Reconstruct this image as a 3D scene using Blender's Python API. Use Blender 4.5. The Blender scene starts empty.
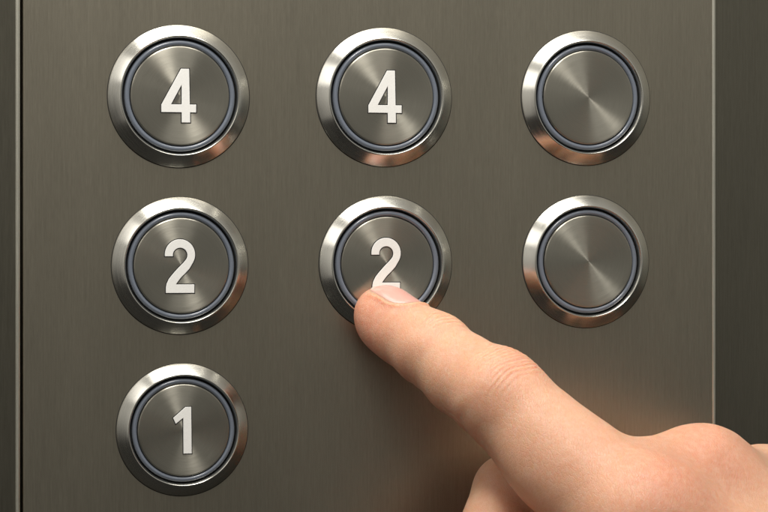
import bpy, bmesh, math, random
import numpy as np
from mathutils import Vector, Matrix
R = math.radians
S = 0.0002083            # metres per unit; every length below is in these units (about a fifth of a millimetre)
scene = bpy.context.scene
C = scene.collection
random.seed(4)
# ------------------------------------------------------------------ camera
F, W, H = 2300.0, 768.0, 512.0
YAW = R(13.5)
fwd = np.array([math.sin(YAW), math.cos(YAW), 0.0])
rgt = np.array([math.cos(YAW), -math.sin(YAW), 0.0])
upv = np.array([0.0, 0.0, 1.0])
cam_pos = -F * fwd
def P(px, py, h=0.0):
    """point at height h above the panel that lies on the sight line through (px, py)"""
    d = F*fwd + (px-W/2)*rgt + (H/2-py)*upv
    t = (-h - cam_pos[1]) / d[1]
    return cam_pos + d*t
cd = bpy.data.cameras.new('camera'); cam = bpy.data.objects.new('camera', cd); C.objects.link(cam)
cd.sensor_width = 36; cd.lens = 36*F/W; cd.clip_start = .01; cd.clip_end = 20
cam.location = Vector(cam_pos)*S
cam.rotation_euler = (R(90), 0, -YAW)
scene.camera = cam
# ------------------------------------------------------------------ helpers
def obj(name, verts, faces, mats, parent=None, smooth=True, sharp=35, fmat=None):
    me = bpy.data.meshes.new(name)
    me.from_pydata([tuple(float(c)*S for c in v) for v in verts], [], [tuple(int(i) for i in f) for f in faces])
    for m in (mats if isinstance(mats, (list, tuple)) else [mats]): me.materials.append(m)
    if fmat is not None: me.polygons.foreach_set('material_index', fmat)
    me.update()
    if smooth:
        me.polygons.foreach_set('use_smooth', [True]*len(me.polygons))
        if sharp: me.set_sharp_from_angle(angle=R(sharp))
    o = bpy.data.objects.new(name, me); C.objects.link(o)
    if parent: o.parent = parent
    return o
def tag(o, label=None, cat=None, group=None, kind=None):
    if label: o['label'] = label
    if cat: o['category'] = cat
    if group: o['group'] = group
    if kind: o['kind'] = kind
def lathe(prof, n=192, close_centre=False):
    """profile of (radius, height) turned round the local Y axis, height towards -Y"""
    vs, fs = [], []
    k = len(prof)
    for i in range(n):
        a = 2*math.pi*i/n
        for (r, h) in prof: vs.append((r*math.cos(a), -h, r*math.sin(a)))
    for i in range(n):
        j = (i+1) % n
        for q in range(k-1):
            fs.append((i*k+q, i*k+q+1, j*k+q+1, j*k+q))
    if close_centre:
        vs.append((0, -prof[-1][1], 0)); c = len(vs)-1
        for i in range(n):
            j = (i+1) % n
            fs.append((i*k+k-1, c, j*k+k-1))
    # outward = towards -Y : flip check
    return vs, fs
class NT:
    def __init__(s, name):
        s.m = bpy.data.materials.new(name); s.m.use_nodes = True
        s.t = s.m.node_tree; s.t.nodes.clear()
        s.out = s.n('ShaderNodeOutputMaterial'); s.b = s.n('ShaderNodeBsdfPrincipled')
        s.l(s.b.outputs[0], s.out.inputs[0])
    def n(s, typ, **kw):
        x = s.t.nodes.new(typ)
        for k, v in kw.items(): setattr(x, k, v)
        return x
    def l(s, a, b): s.t.links.new(a, b)
    def math(s, op, a, b=None, clamp=False):
        x = s.n('ShaderNodeMath', operation=op, use_clamp=clamp)
        for i, v in enumerate((a, b)):
            if v is None: continue
            if isinstance(v, (int, float)): x.inputs[i].default_value = v
            else: s.l(v, x.inputs[i])
        return x.outputs[0]
    def maprange(s, v, a, b, c, d, clamp=True):
        x = s.n('ShaderNodeMapRange', clamp=clamp); s.l(v, x.inputs[0])
        for i, q in enumerate((a, b, c, d)): x.inputs[i+1].default_value = q
        return x.outputs[0]
    def mix(s, f, a, b):
        x = s.n('ShaderNodeMix', data_type='RGBA')
        if isinstance(f, (int, float)): x.inputs[0].default_value = f
        else: s.l(f, x.inputs[0])
        for i, v in ((6, a), (7, b)):
            if isinstance(v, tuple): x.inputs[i].default_value = (*v, 1)
            else: s.l(v, x.inputs[i])
        return x.outputs[2]
    def noise(s, vec, scale, detail=2, rough=.5):
        x = s.n('ShaderNodeTexNoise'); s.l(vec, x.inputs['Vector'])
        x.inputs['Scale'].default_value = scale; x.inputs['Detail'].default_value = detail
        x.inputs['Roughness'].default_value = rough
        return x.outputs['Fac']
    def mapping(s, scale, src='Object', rot=(0,0,0)):
        tc = s.n('ShaderNodeTexCoord'); mp = s.n('ShaderNodeMapping')
        s.l(tc.outputs[src], mp.inputs[0]); mp.inputs['Scale'].default_value = scale; mp.inputs['Rotation'].default_value = rot
        return mp.outputs[0]
    def bump(s, h, dist, strength=1.0, normal=None):
        x = s.n('ShaderNodeBump'); s.l(h, x.inputs['Height'])
        x.inputs['Distance'].default_value = dist; x.inputs['Strength'].default_value = strength
        if normal is not None: s.l(normal, x.inputs['Normal'])
        return x.outputs[0]
    def set(s, **kw):
        for k, v in kw.items():
            k = k.replace('_', ' ')
            if isinstance(v, tuple) and len(v) == 3 and 'Radius' not in k: v = (*v, 1)
            s.b.inputs[k].default_value = v
def brushed_panel(name, col, rough=.36, aniso=.55):
    t = NT(name); t.set(Metallic=1.0, Roughness=rough, Anisotropic=aniso, Anisotropic_Rotation=.25)
    fine = t.noise(t.mapping((11000, 11000, 420)), 1, 3, .6)
    mid = t.noise(t.mapping((3200, 3200, 90)), 1, 3, .6)
    big = t.noise(t.mapping((60, 60, 14)), 1, 3, .5)
    f = t.math('ADD', t.math('MULTIPLY', fine, .55), t.math('MULTIPLY', mid, .45))
    c = t.mix(t.maprange(f, .3, .7, 0, 1), tuple(x*.85 for x in col), tuple(min(1, x*1.14) for x in col))
    t.l(c, t.b.inputs['Base Color'])
    t.l(t.math('ADD', t.maprange(f, .3, .7, rough-.02, rough+.025), t.maprange(big, .3, .7, -.025, .025)), t.b.inputs['Roughness'])
    tg = t.n('ShaderNodeTangent', direction_type='RADIAL', axis='X')   # grain runs up and down
    t.l(tg.outputs[0], t.b.inputs['Tangent'])
    t.l(t.bump(f, .000004, .5), t.b.inputs['Normal'])
    return t.m
def turned_metal(name, col, rough=.3, aniso=.8, grain=26000, bdist=.000006, var=.16):
    t = NT(name); t.set(Metallic=1.0, Roughness=rough, Anisotropic=aniso, Anisotropic_Rotation=.25)
    tc = t.n('ShaderNodeTexCoord'); sp = t.n('ShaderNodeSeparateXYZ'); t.l(tc.outputs['Object'], sp.inputs[0])
    x, y, z = sp.outputs
    r = t.math('SQRT', t.math('ADD', t.math('MULTIPLY', x, x), t.math('MULTIPLY', z, z)))
    ang = t.math('ARCTAN2', z, x)
    cb = t.n('ShaderNodeCombineXYZ'); t.l(t.math('MULTIPLY', r, grain), cb.inputs[0])
    t.l(t.math('MULTIPLY', ang, 2.2), cb.inputs[1]); t.l(t.math('MULTIPLY', y, grain*.6), cb.inputs[2])
    info = t.n('ShaderNodeObjectInfo')
    va = t.n('ShaderNodeVectorMath', operation='ADD'); t.l(cb.outputs[0], va.inputs[0])
    cr = t.n('ShaderNodeCombineXYZ'); t.l(t.math('MULTIPLY', info.outputs['Random'], 60.0), cr.inputs[0]); t.l(cr.outputs[0], va.inputs[1])
    g = t.noise(va.outputs[0], 1, 2, .5)
    t.l(t.mix(t.maprange(g, .3, .7, 0, 1), tuple(c*(1-var) for c in col), tuple(min(1, c*(1+var)) for c in col)), t.b.inputs['Base Color'])
    t.l(t.maprange(g, .3, .7, rough-.03, rough+.03), t.b.inputs['Roughness'])
    tg = t.n('ShaderNodeTangent', direction_type='RADIAL', axis='Y'); t.l(tg.outputs[0], t.b.inputs['Tangent'])
    t.l(t.bump(g, bdist, .6), t.b.inputs['Normal'])
    return t.m
def plain(name, col, metallic=0., rough=.5, **kw):
    t = NT(name); t.set(Metallic=metallic, Roughness=rough, **kw)
    nz = t.noise(t.mapping((4000, 4000, 4000)), 1, 3)
    t.l(t.mix(nz, tuple(c*.92 for c in col), tuple(min(1, c*1.08) for c in col)), t.b.inputs['Base Color'])
    t.l(t.maprange(nz, .3, .7, rough*.9, min(1, rough*1.1)), t.b.inputs['Roughness'])
    return t.m
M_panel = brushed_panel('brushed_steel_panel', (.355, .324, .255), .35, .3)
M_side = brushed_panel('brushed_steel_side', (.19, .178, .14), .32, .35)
M_bezel = turned_metal('turned_steel_bezel', (.60, .585, .53), .24, .45, 7000, .0000005, .03)
M_cap = turned_metal('turned_steel_cap', (.405, .385, .325), .33, .92, 12000, .0000016, .05)
M_ring = plain('grey_plastic_ring', (.15, .172, .212), 0.0, .25, Coat_Weight=.8, Coat_Roughness=.15)
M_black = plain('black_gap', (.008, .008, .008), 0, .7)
M_glyph = plain('satin_white_inlay', (.90, .89, .85), 0.0, .45)
# ------------------------------------------------------------------ control panel and the walls beside it
def extrude_strip(profile, z0, z1, mats, name, fm=None, parent=None):
    """profile: list of (x, h) swept up and down; z0, z1 bottom and top"""
    nz = 2; vs = []; fs = []
    for z in (z0, z1):
        for (x, h) in profile: vs.append((x, -h, z))
    k = len(profile)
    for i in range(k-1): fs.append((i, i+1, k+i+1, k+i))
    return obj(name, vs, fs, mats, parent, True, 40, fm)
def arc(cx, cy, r, a0, a1, n=8):
    return [(cx + r*math.cos(R(a0+(a1-a0)*i/n)), cy + r*math.sin(R(a0+(a1-a0)*i/n))) for i in range(n+1)]
xl = P(22.9, 256)[0]; xr = P(715.5, 256)[0]
ZT, ZB = 620, -620
# main plate, with rounded vertical edges; thickness 40
prof = [(xl, -40)] + arc(xl+1.6, -1.6, 1.6, 180, 90, 5) + [(xr-4.2, 0), (xr-4.2, -40)]
panel = extrude_strip(prof, ZB, ZT, M_panel, 'control_panel')
tag(panel, 'wide brushed steel control panel carrying the round buttons', 'control panel')
M_edge_highlight = turned = brushed_panel('edge_highlight_steel', (.62, .60, .51), .42, .2)  # lighter steel for added strips: highlight of the rounded edges put into the colour
tr = extrude_strip([(xr-4.1, -40), (xr-4.1, -.8)] + arc(xr-1.7, -2.3, 2.4, 150, 10, 12) + [(xr+.7, -40)], ZB, ZT, M_edge_highlight, 'edge_highlight_strip', parent=panel)
xg = P(20.1, 256)[0]
prof = [(xg-700, 2), (xg-4.7, 2), (xg-4.7, -42)]
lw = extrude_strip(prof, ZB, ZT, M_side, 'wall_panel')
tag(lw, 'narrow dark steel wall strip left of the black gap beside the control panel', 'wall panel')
tr = extrude_strip([(xg-4.6, -42), (xg-4.6, 1.4)] + arc(xg-2.3, .2, 2.3, 150, 0, 12) + [(xg, -42)], ZB, ZT, M_edge_highlight, 'edge_highlight_strip', parent=lw)
prof = [(xr+.9, -12), (xr+60, -25), (xr+700, -160)]
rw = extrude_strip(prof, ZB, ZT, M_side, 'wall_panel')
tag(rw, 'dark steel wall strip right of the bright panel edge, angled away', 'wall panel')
bk = obj('back_wall', [(-1100, 60, -700), (1100, 60, -700), (1100, 60, 700), (-1100, 60, 700)], [(0, 1, 2, 3)], M_black)
tag(bk, kind='structure')
# ------------------------------------------------------------------ digits
def digit(ch):
    if ch == '4':
        o = [(170,68),(229,68),(234,325),(280,325),(280,382),(236,382),(237,455),(175,455),(175,382),(28,382),(28,328)]
        return [o, [(175,183),(98,325),(175,325)]], (154, 262)
    if ch == '1':
        return [[(184,68),(228,68),(232,430),(168,430),(166,152),(107,198),(87,152)]], (160, 249)
    o = []
    for i in range(25):
        a = R(186 - i*(186+28)/24); o.append((164+114*math.cos(a), 180-116*math.sin(a)))
    o += [(235,285),(205,318),(170,352),(132,402),(272,402),(272,466),(58,466),(58,425),(64,396),(80,362),(105,330),(150,280),(187,243)]
    for i in range(21):
        a = R(-42 + i*(42+180+8)/20); o.append((165+55*math.cos(a), 184-56*math.sin(a)))
    return [o], (165, 262)
def glyph(ch, grow, h0, h1, bev=0.0):
    """extruded digit standing on the cap between heights h0 and h1"""
    cu = bpy.data.curves.new('g', 'CURVE'); cu.dimensions = '2D'; cu.fill_mode = 'BOTH'
    loops, (cx, cy) = digit(ch)
    for L in loops:
        sp = cu.splines.new('POLY'); sp.points.add(len(L)-1)
        for p, (x, y) in zip(sp.points, L): p.co = ((x-cx)/7.32, -(y-cy)/7.32, 0, 1)
        sp.use_cyclic_u = True
    cu.offset = grow; cu.extrude = (h1-h0)/2 - bev; cu.bevel_depth = bev; cu.bevel_resolution = 2
    if bev: cu.offset = grow - bev
    o = bpy.data.objects.new('g', cu); C.objects.link(o)
    dg = bpy.context.evaluated_depsgraph_get()
    me = bpy.data.meshes.new_from_object(o.evaluated_get(dg))
    vs = [(v.co.x, -((h0+h1)/2 + v.co.z), v.co.y) for v in me.vertices]
    fs = [tuple(p.vertices) for p in me.polygons]
    bpy.data.objects.remove(o); bpy.data.curves.remove(cu); bpy.data.meshes.remove(me)
    return vs, fs
def fixnormals(o):
    bm = bmesh.new(); bm.from_mesh(o.data); bmesh.ops.recalc_face_normals(bm, faces=bm.faces); bm.to_mesh(o.data); bm.free()
CAPH = 9.5
bez_prof = [(70.4, -.5), (70.4, 1.3), (70.2, 1.7), (69.8, 2.1), (64, 7.0), (59.9, 10.6), (59.2, 11.1), (58.6, 11.2), (58.1, 10.9), (56.6, 6.6), (56.4, 5.6), (56.4, -.5)]
gap_prof = [(57.4, 2.0), (47.0, 2.0)]
rn = []
for i in range(15):
    a = R(180*i/14); rn.append((52.15+2.75*math.cos(a), 5.6+3.2*math.sin(a)**.8))
ring_prof = [(54.9, 1.9)] + rn + [(49.4, 1.9)]
cap_prof = [(48.9, 1.9), (48.9, CAPH-1.2), (48.75, CAPH-.7), (48.3, CAPH-.25), (47.8, CAPH-.05), (47.2, CAPH)] + [(r, CAPH) for r in (40, 30, 20, 10, 4, 1)]
proto = {}
def button(px, py, rad, ch, label, tilt=(0, 0), press=0):
    s = rad/70.4
    root = bpy.data.objects.new('elevator_button', None); C.objects.link(root)
    root.empty_display_size = .01
    p = P(px, py, 1.5); p[1] = 0
    root.location = Vector(p)*S; root.scale = (s, 1, s)
    tag(root, label, 'elevator button', 'round steel elevator buttons')
    def part(name, key, prof, mat, cc=False):
        if key not in proto:
            v, f = lathe(prof, 256, cc); o = obj(name, v, f, mat, root, True, 50); fixnormals(o); proto[key] = o
        else:
            o = proto[key].copy(); C.objects.link(o); o.parent = root
        return o
    part('bezel', 'b', bez_prof, M_bezel)
    part('contact_shadow_ring', 'k', [(71.1, -.3), (71.1, .3), (70.9, .5), (70.0, .5)], M_black)  # added black ring: contact shadow round the bezel base, put into the shape
    part('seal', 'g', gap_prof, M_black)
    part('light_ring', 'r', ring_prof, M_ring)
    cap = part('cap', 'c', cap_prof, M_cap, True)
    cap.location = (0, press*S, 0)
    if ch:
        k = 'n'+ch
        if k not in proto:
            v1, f1 = glyph(ch, 0.0, CAPH-.5, CAPH+.85, .28)
            v2, f2 = glyph(ch, .9, CAPH-.6, CAPH+.12)
            n1 = len(v1)
            o = obj('number', v1+v2, f1+[tuple(i+n1 for i in f) for f in f2], [M_glyph, M_black], cap, True, 30, [0]*len(f1)+[1]*len(f2))
            fixnormals(o); proto[k] = o
        else:
            o = proto[k].copy(); C.objects.link(o); o.parent = cap
        o.location = (-1.5*S, 0, 0)
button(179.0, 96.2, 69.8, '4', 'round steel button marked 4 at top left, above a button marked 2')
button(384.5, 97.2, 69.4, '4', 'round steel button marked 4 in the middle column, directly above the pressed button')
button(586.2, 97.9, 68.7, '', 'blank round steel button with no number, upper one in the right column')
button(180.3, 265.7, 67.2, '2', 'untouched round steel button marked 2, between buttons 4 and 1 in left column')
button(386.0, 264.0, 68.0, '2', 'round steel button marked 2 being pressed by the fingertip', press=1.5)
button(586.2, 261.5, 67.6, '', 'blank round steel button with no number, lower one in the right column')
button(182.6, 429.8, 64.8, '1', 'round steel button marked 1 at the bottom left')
# ------------------------------------------------------------------ hand : one continuous surface from a smooth distance field
def smin(a, b, k):
    h = np.clip(.5 + .5*(b-a)/k, 0, 1)
    return b*(1-h) + a*h - k*h*(1-h)
def nrm(v): v = np.asarray(v, float); return v/np.linalg.norm(v)
def cone(p, a, b, ra, rb):
    ba = b-a; t = np.clip(((p-a)@ba)/(ba@ba), 0, 1)
    return np.linalg.norm(p - a - t[..., None]*ba, axis=-1) - (ra + (rb-ra)*t)
def ell(p, c, axes, rad):
    q = (p-c)@np.array(axes).T; r = np.array(rad)
    k0 = np.linalg.norm(q/r, axis=-1); k1 = np.linalg.norm(q/(r*r), axis=-1)
    return k0*(k0-1)/np.maximum(k1, 1e-9)
# index finger joints
T0 = P(390, 317.5, 36); DIP = P(433, 350, 84); PIP = P(498, 396, 158); MCP = P(642, 524, 258)
aD = nrm(DIP-T0)                          # distal axis, tip to base
want = np.array([.33, -.42, .85])         # dorsal side of the finger
dD = nrm(want - aD*(want@aD)); wD = np.cross(aD, dD)
aM = nrm(PIP-DIP); dM = nrm(want - aM*(want@aM)); wM = np.cross(aM, dM)
aP = nrm(MCP-PIP); dP = nrm(want - aP*(want@aP)); wP = np.cross(aP, dP)
# middle and ring knuckles, behind the index one (nearer the panel)
MC2 = P(700, 486.5, 200); MC3 = P(765, 495, 130); MC4 = P(830, 560, 95)
WR = P(1010, 760, 330); WR2 = P(960, 830, 250)
def hand_sdf(p):
    f = cone(p, T0, DIP, 28.5, 33)
    f = smin(f, ell(p, T0 - aD*7 - dD*1.5, (aD, dD, wD), (31, 27.5, 28.5)), 8)
    f = smin(f, ell(p, T0 + aD*17 - dD*9.5, (aD, dD, wD), (39, 27, 29.5)), 18)      # pulp
    f = smin(f, ell(p, DIP - dD*1, (aD, dD, wD), (26, 28.5, 34)), 18)
    f = smin(f, cone(p, DIP, (DIP+PIP)/2, 33, 35), 16)
    f = smin(f, cone(p, (DIP+PIP)/2, PIP, 35.5, 40), 12)
    f = smin(f, ell(p, (DIP+PIP)/2 - dM*9, (aM, dM, wM), (44, 30.5, 33.5)), 16)
    f = smin(f, ell(p, PIP + dM*4.5, (aM, dM, wM), (38, 34.5, 38)), 18)
    f = smin(f, cone(p, PIP, MCP, 40.5, 55), 18)
    f = smin(f, ell(p, PIP*.5+MCP*.5 - dP*14, (aP, dP, wP), (78, 42, 46)), 20)
    f = smin(f, ell(p, MCP + dP*6, (aP, dP, wP), (50, 56, 52)), 22)
    g = cone(p, P(653, 486, 212), MC2, 46, 50)
    g = smin(g, cone(p, MC2, MC3, 50, 42), 16)
    g = smin(g, cone(p, MC3, MC4, 43, 42), 14)
    g = smin(g, cone(p, MC2, WR, 50, 90), 30)
    g = smin(g, cone(p, MC3, WR2, 44, 90), 20)
    g = smin(g, cone(p, MC4, WR2, 42, 86), 30)
    f = smin(f, cone(p, MCP, WR, 54, 100), 30)
    f = smin(f, g, 26)
    # curled middle, ring, little fingers (towards the panel and back)
    fin = cone(p, MC2, P(508, 490, 112), 44, 33)
    fin = smin(fin, cone(p, P(508, 490, 112), P(473, 585, 165), 32.5, 35), 8)
    fin = smin(fin, cone(p, P(473, 585, 165), P(560, 640, 220), 34, 28), 8)
    f = smin(f, fin, 9)
    fin = cone(p, MC3, P(600, 580, 85), 42, 37)
    fin = smin(fin, cone(p, P(600, 580, 85), P(645, 690, 150), 35, 31), 8)
    f = smin(f, fin, 9)
    fin = cone(p, MC4, P(690, 640, 65), 38, 32)
    fin = smin(fin, cone(p, P(690, 640, 65), P(740, 730, 120), 31, 27), 8)
    f = smin(f, fin, 9)
    # thumb, folded below the palm and out of the picture
    th = cone(p, P(880, 790, 330), P(740, 720, 300), 72, 50)
    th = smin(th, cone(p, P(740, 720, 300), P(620, 650, 265), 44, 36), 16)
    f = smin(f, th, 22)
    return f
def surface_nets(fn, lo, hi, vx):
    n = [int(math.ceil((hi[i]-lo[i])/vx))+1 for i in range(3)]
    ax = [lo[i]+vx*np.arange(n[i]) for i in range(3)]
    vals = np.empty(n, np.float32)
    for i in range(0, n[0], 16):
        g = np.stack(np.meshgrid(ax[0][i:i+16], ax[1], ax[2], indexing='ij'), -1)
        vals[i:i+16] = fn(g.reshape(-1, 3)).reshape(g.shape[:3])
    ins = vals < 0
    ctr = [slice(0, -1)]*3
    cnt = np.zeros([m-1 for m in n], np.int8)
    for dx in (0, 1):
        for dy in (0, 1):
            for dz in (0, 1):
                cnt += ins[dx:n[0]-1+dx, dy:n[1]-1+dy, dz:n[2]-1+dz]
    act = (cnt > 0) & (cnt < 8)
    idx = np.full(act.shape, -1, np.int64); cells = np.argwhere(act); idx[act] = np.arange(len(cells))
    acc = np.zeros((len(cells), 3)); num = np.zeros(len(cells))
    corners = [(a, b, c) for a in (0, 1) for b in (0, 1) for c in (0, 1)]
    for c0 in corners:
        for axi in range(3):
            if c0[axi]: continue
            c1 = list(c0); c1[axi] = 1
            v0 = vals[cells[:, 0]+c0[0], cells[:, 1]+c0[1], cells[:, 2]+c0[2]]
            v1 = vals[cells[:, 0]+c1[0], cells[:, 1]+c1[1], cells[:, 2]+c1[2]]
            m = (v0 < 0) != (v1 < 0)
            t = np.where(m, v0/np.where(m, v0-v1, 1), 0)
            pt = np.array(c0, float)[None] + t[:, None]*(np.array(c1)-np.array(c0))[None]
            acc[m] += pt[m]; num[m] += 1
    V = (cells + acc/num[:, None])*vx + np.array(lo)
    faces = []
    for axi in range(3):
        b, c = (axi+1) % 3, (axi+2) % 3
        sl0 = [slice(None)]*3; sl1 = [slice(None)]*3
        sl0[axi] = slice(0, -1); sl1[axi] = slice(1, None)
        ch = ins[tuple(sl0)] != ins[tuple(sl1)]
        e = np.argwhere(ch)
        e = e[(e[:, b] > 0) & (e[:, c] > 0) & (e[:, b] < n[b]-1) & (e[:, c] < n[c]-1)]
        def cell(db, dc):
            q = e.copy(); q[:, b] -= db; q[:, c] -= dc
            return idx[q[:, 0], q[:, 1], q[:, 2]]
        q = np.stack([cell(1, 1), cell(0, 1), cell(0, 0), cell(1, 0)], 1)
        flip = ~ins[e[:, 0], e[:, 1], e[:, 2]]
        q[flip] = q[flip][:, ::-1]
        faces.append(q)
    return V, np.concatenate(faces)
def grad(fn, p, e=.6):
    g = np.stack([fn(p+np.eye(3)[i]*e) - fn(p-np.eye(3)[i]*e) for i in range(3)], 1)
    return g/np.linalg.norm(g, axis=1)[:, None]
lo = (P(330, 256, 0)[0], -470, -560); hi = (640, 14, 60)
V, Fc = surface_nets(hand_sdf, lo, hi, 2.6)
# refine the index finger and knuckles : one Catmull-like split of every quad keeps the folds crisp
bm = bmesh.new()
bv = [bm.verts.new(v) for v in V]
for f in Fc:
    if min(f) >= 0:
        try: bm.faces.new([bv[i] for i in f])
        except ValueError: pass
bm.verts.ensure_lookup_table()
sel = [e for e in bm.edges if e.verts[0].co.z > -300 and e.verts[0].co.x < 430]
bmesh.ops.subdivide_edges(bm, edges=sel, cuts=1, use_grid_fill=True)
bm.verts.index_update()
V = np.array([v.co[:] for v in bm.verts]); Fc = [[v.index for v in f.verts] for f in bm.faces]; bm.free()
N = grad(hand_sdf, V)
V = V - N*hand_sdf(V)[:, None]            # snap on the true surface
N = grad(hand_sdf, V)
# ---- skin folds
def sstep(x, a, b):
    t = np.clip((x-a)/(b-a), 0, 1); return t*t*(3-2*t)
rng = np.random.RandomState(7)
disp = np.zeros(len(V))
def folds(c, a, d, w, lines, side):
    """creases running across the finger at joint c; lines = (offset along finger, depth, width, wobble)"""
    global disp
    q = V - c; u = q@a; v = q@w; hh = (N@d)*side
    for (off, dep, wid, wob, ph, vmin, vmax) in lines:
        uu = u - off - wob*np.sin(v*.07+ph) - wob*.5*np.sin(v*.19+ph*2.3)
        m = sstep(hh, .0, .45)*sstep(v, vmin-8, vmin+8)*(1-sstep(v, vmax-8, vmax+8))
        m *= (np.linalg.norm(q, axis=1) < 75)
        disp = disp - 1.15*dep*np.exp(-(uu/wid)**2)*m + dep*.3*np.exp(-((np.abs(uu)-wid*2.1)/(wid*1.2))**2)*m
L = []
for i, off in enumerate((-27, -21, -16, -11, -7, -2, 2, 6, 11, 15, 20, 26)):
    L.append((off, .34 + .30*rng.rand() - abs(off)*.006, .95+.75*rng.rand(), 1.8, 1.2+.12*i+.5*rng.rand(), -42+rng.rand()*14, 32+rng.rand()*14))
folds(PIP + dM*8, nrm(aM+aP), nrm(dM+dP), nrm(wM+wP), L, 1)
L = [(o_, .35+.25*rng.rand(), 1.2, 1.4, rng.rand()*6, -24+rng.rand()*8, 22+rng.rand()*8) for o_ in (-7, -2, 4, 9)]
folds(DIP + dD*4 + aD*2, aD, dD, wD, L, 1)
folds(DIP, aD, dD, wD, [(4, .5, 4.6, 1, 1, -40, 40)], -1)
folds(PIP, nrm(aM+aP), nrm(dM+dP), nrm(wM+wP), [(0, .8, 6, 1, 2, -50, 50)], -1)
# ---- nail bed : lower inside, rolled skin wall round it
NC = T0 + aD*0 + dD*20
NL, NW = 25.5, 21.0
def nail_uv(p):
    q = p - NC; return (q@aD)/NL, (q@wD)/NW
def nail_rho(u, v):                       # u<0 towards the tip
    return (np.abs(np.where(u > 0, u, u*.93))**2.6 + np.abs(v)**3.0)**(1/2.8)
u, v = nail_uv(V); rho = nail_rho(u, v); top = sstep(N@dD, .05, .35)*(np.linalg.norm(V-NC, axis=1) < 60)
wall = np.exp(-((rho-1.13)/.085)**2)*sstep(u, -1.0, -.3)
disp += top*(1.5*wall - 1.0*(1-sstep(rho, .9, 1.03)))
# soft unevenness (tendons, fat)
def lump(s, k, seed):
    r = np.random.RandomState(seed); out = np.zeros(len(V))
    for _ in range(7):
        kx = r.normal(size=3); kx /= np.linalg.norm(kx); out += np.sin(V@kx/s*6.28*(.6+.8*r.rand()) + r.rand()*6.28)
    return out*k/7
disp += lump(70, 1.3, 1) + lump(26, .35, 2)*(rho > 1.3)
V2 = V + N*disp[:, None]
# ---- skin colour map : red knuckles, fingertip and creases (pigment and blood, stays with the skin)
red = .9*np.exp(-(np.linalg.norm(V-(T0-dD*4-aD*8), axis=1)/46)**2) + .42*np.exp(-(np.linalg.norm(V-(PIP+dM*30), axis=1)/36)**2) \
    + .55*np.exp(-(np.linalg.norm(V-(MCP+dP*55), axis=1)/60)**2) + .4*np.exp(-(np.linalg.norm(V-(MC2+np.array([0,-20,40])), axis=1)/50)**2)
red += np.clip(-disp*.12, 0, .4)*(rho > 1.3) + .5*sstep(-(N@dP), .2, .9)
red = np.clip(red, 0, 1)
# skin
t = NT('skin'); t.set(Roughness=.42, Subsurface_Weight=1.0, Subsurface_Scale=.0045)
t.b.inputs['Subsurface Radius'].default_value = (1.0, .36, .2)
at = t.n('ShaderNodeAttribute', attribute_name='red')
mp = t.mapping((1, 1, 1))
n1 = t.noise(mp, 260, 4, .6); n2 = t.noise(mp, 900, 3, .6)
base = t.mix(at.outputs['Fac'], (.70, .395, .245), (.67, .24, .145))
base = t.mix(t.maprange(n1, .35, .7, 0, .36), base, (.68, .36, .25))
base = t.mix(t.maprange(n2, .4, .7, .0, .25), base, (.82, .60, .46))
t.l(base, t.b.inputs['Base Color'])
# fine skin relief: polygonal cells stretched over the skin + pores
vo = t.n('ShaderNodeTexVoronoi', feature='DISTANCE_TO_EDGE'); t.l(mp, vo.inputs['Vector']); vo.inputs['Scale'].default_value = 2600
vo2 = t.n('ShaderNodeTexVoronoi', feature='DISTANCE_TO_EDGE'); vo2.inputs['Scale'].default_value = 1.0
rot = Matrix((aP[[0,1,2]], dP, wP)).to_euler()
mp2 = t.mapping((2600, 900, 900), rot=(0, R(-30), R(35))); t.l(mp2, vo2.inputs['Vector'])
c1 = t.maprange(vo.outputs[0], 0, .12, 0, 1); c2 = t.maprange(vo2.outputs[0], 0, .10, 0, 1)
hgt = t.math('ADD', t.math('MULTIPLY', c1, .35), t.math('MULTIPLY', c2, .65))
hgt = t.math('ADD', hgt, t.math('MULTIPLY', t.noise(mp, 3600, 2), .5))
t.l(t.bump(hgt, .00008, .7), t.b.inputs['Normal'])
t.l(t.maprange(n2, .3, .7, .30, .46), t.b.inputs['Roughness'])
M_skin = t.m
hand = obj('hand', V2, Fc, M_skin, None, True, None)
fixnormals(hand)
ra = hand.data.attributes.new('red', 'FLOAT', 'POINT'); ra.data.foreach_set('value', red.astype(np.float32))
tag(hand, 'hand reaching in from the lower right, index finger pressing the middle button marked 2', 'hand')
# ---- finger nail
t = NT('finger_nail'); t.set(Roughness=.3, Subsurface_Weight=.3, Subsurface_Scale=.0012, Coat_Weight=.06, Coat_Roughness=.25)
t.b.inputs['Subsurface Radius'].default_value = (1.0, .45, .35)
an = t.n('ShaderNodeAttribute', attribute_name='edge')
t.l(t.mix(an.outputs['Fac'], (.70, .355, .295), (.84, .64, .54)), t.b.inputs['Base Color'])
M_nail = t.m
nu, nv = 44, 36
pts = []; edge = []
for i in range(nu+1):
    for j in range(nv+1):
        # square to super-ellipse
        a_, b_ = -1+2*i/nu, -1+2*j/nv
        m = max(abs(a_), abs(b_)); rr = nail_rho(np.array(a_), np.array(b_))
        k = 1.0*m/rr if m > 0 else 0
        pts.append((a_*k, b_*k)); 
uv = np.array(pts)
q = NC[None] + uv[:, :1]*aD*NL*1.0 + uv[:, 1:]*wD*NW*1.0 + dD*14
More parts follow.
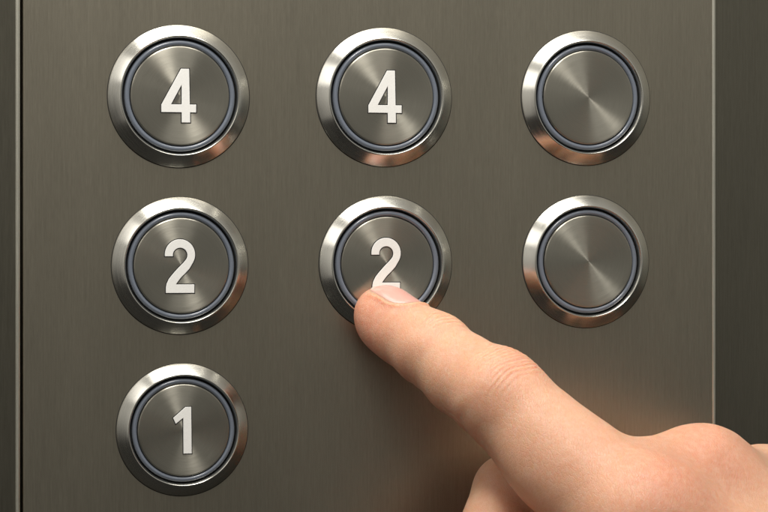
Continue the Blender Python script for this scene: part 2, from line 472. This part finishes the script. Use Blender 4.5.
# march down onto the unfolded skin
for _ in range(40):
    d_ = hand_sdf(q); q = q - dD[None]*d_[:, None]*.9
rho2 = nail_rho(uv[:, 0], uv[:, 1])
tipside = sstep(-uv[:, 0], .5, 1.0)
lift = .5 - 1.3*sstep(rho2, .84, 1.0)*(1-tipside) - .1*tipside
topv = q + dD[None]*lift[:, None] - aD[None]*(1.2*tipside[:, None])
botv = topv - dD[None]*1.3
nn = len(topv); fs = []
for i in range(nu):
    for j in range(nv):
        a0 = i*(nv+1)+j; fs.append((a0, a0+1, a0+nv+2, a0+nv+1)); fs.append(tuple(nn+x for x in (a0, a0+nv+1, a0+nv+2, a0+1)))
rim = [i*(nv+1) for i in range(nu+1)] + [nu*(nv+1)+j for j in range(1, nv+1)] + [i*(nv+1)+nv for i in range(nu-1, -1, -1)] + [j for j in range(nv-1, 0, -1)]
for a0, b0 in zip(rim, rim[1:]+rim[:1]): fs.append((a0, b0, nn+b0, nn+a0))
nail = obj('fingernail', np.concatenate([topv, botv]), fs, M_nail, hand, True, 60)
fixnormals(nail)
ea = nail.data.attributes.new('edge', 'FLOAT', 'POINT')
ed = sstep(-uv[:, 0]*1.0, .80, .93)
ea.data.foreach_set('value', np.concatenate([ed, ed]).astype(np.float32))
# ------------------------------------------------------------------ light
w = bpy.data.worlds.new('World'); scene.world = w; w.use_nodes = True
bg = w.node_tree.nodes['Background']
def wn(t): return w.node_tree.nodes.new(t)
wl = w.node_tree.links.new
tcw = wn('ShaderNodeTexCoord'); spw = wn('ShaderNodeSeparateXYZ'); wl(tcw.outputs['Generated'], spw.inputs[0])
mrw = wn('ShaderNodeMapRange'); mrw.interpolation_type = 'SMOOTHSTEP'; wl(spw.outputs[2], mrw.inputs[0])
for k_, v_ in enumerate((-.32, .34, .03, .45)): mrw.inputs[k_+1].default_value = v_
bg.inputs[0].default_value = (1.0, .97, .90, 1); wl(mrw.outputs[0], bg.inputs[1])
def area(name, loc, target, sx, sy, power, col=(1, 1, 1)):
    l = bpy.data.lights.new(name, 'AREA'); l.shape = 'RECTANGLE'; l.size = sx*S; l.size_y = sy*S; l.energy = power; l.color = col
    o = bpy.data.objects.new(name, l); C.objects.link(o)
    o.location = Vector(loc)*S
    o.rotation_euler = (Vector(target)-Vector(loc)).to_track_quat('-Z', 'Y').to_euler()
    return o
area('lamp_key', (-170, -460, 1550), (0, -60, 0), 1600, 600, 1.25, (1.0, .975, .93))
area('lamp_upper_left', (-1250, -600, 850), (0, -60, 0), 600, 600, .12, (1.0, .96, .92))
area('lamp_left', (-1500, -700, 0), (0, -60, 0), 400, 900, .025, (1.0, .95, .88))
area('added_edge_light', (1500, -420, 150), (0, -60, 0), 250, 1100, .015, (.95, 1.0, .92))  # unseen light, added to bring out highlights on the right-facing edges
area('lamp_front', (-500, -1500, 1700), (0, 0, 0), 600, 420, 1.1, (1.0, .965, .91))
# ------------------------------------------------------------------ render
scene.render.engine = 'CYCLES'
scene.view_settings.view_transform = 'Standard'; scene.view_settings.look = 'None'
scene.view_settings.exposure = 0; scene.view_settings.gamma = 1
scene.cycles.use_denoising = True
scene.render.resolution_x = 1024; scene.render.resolution_y = 683
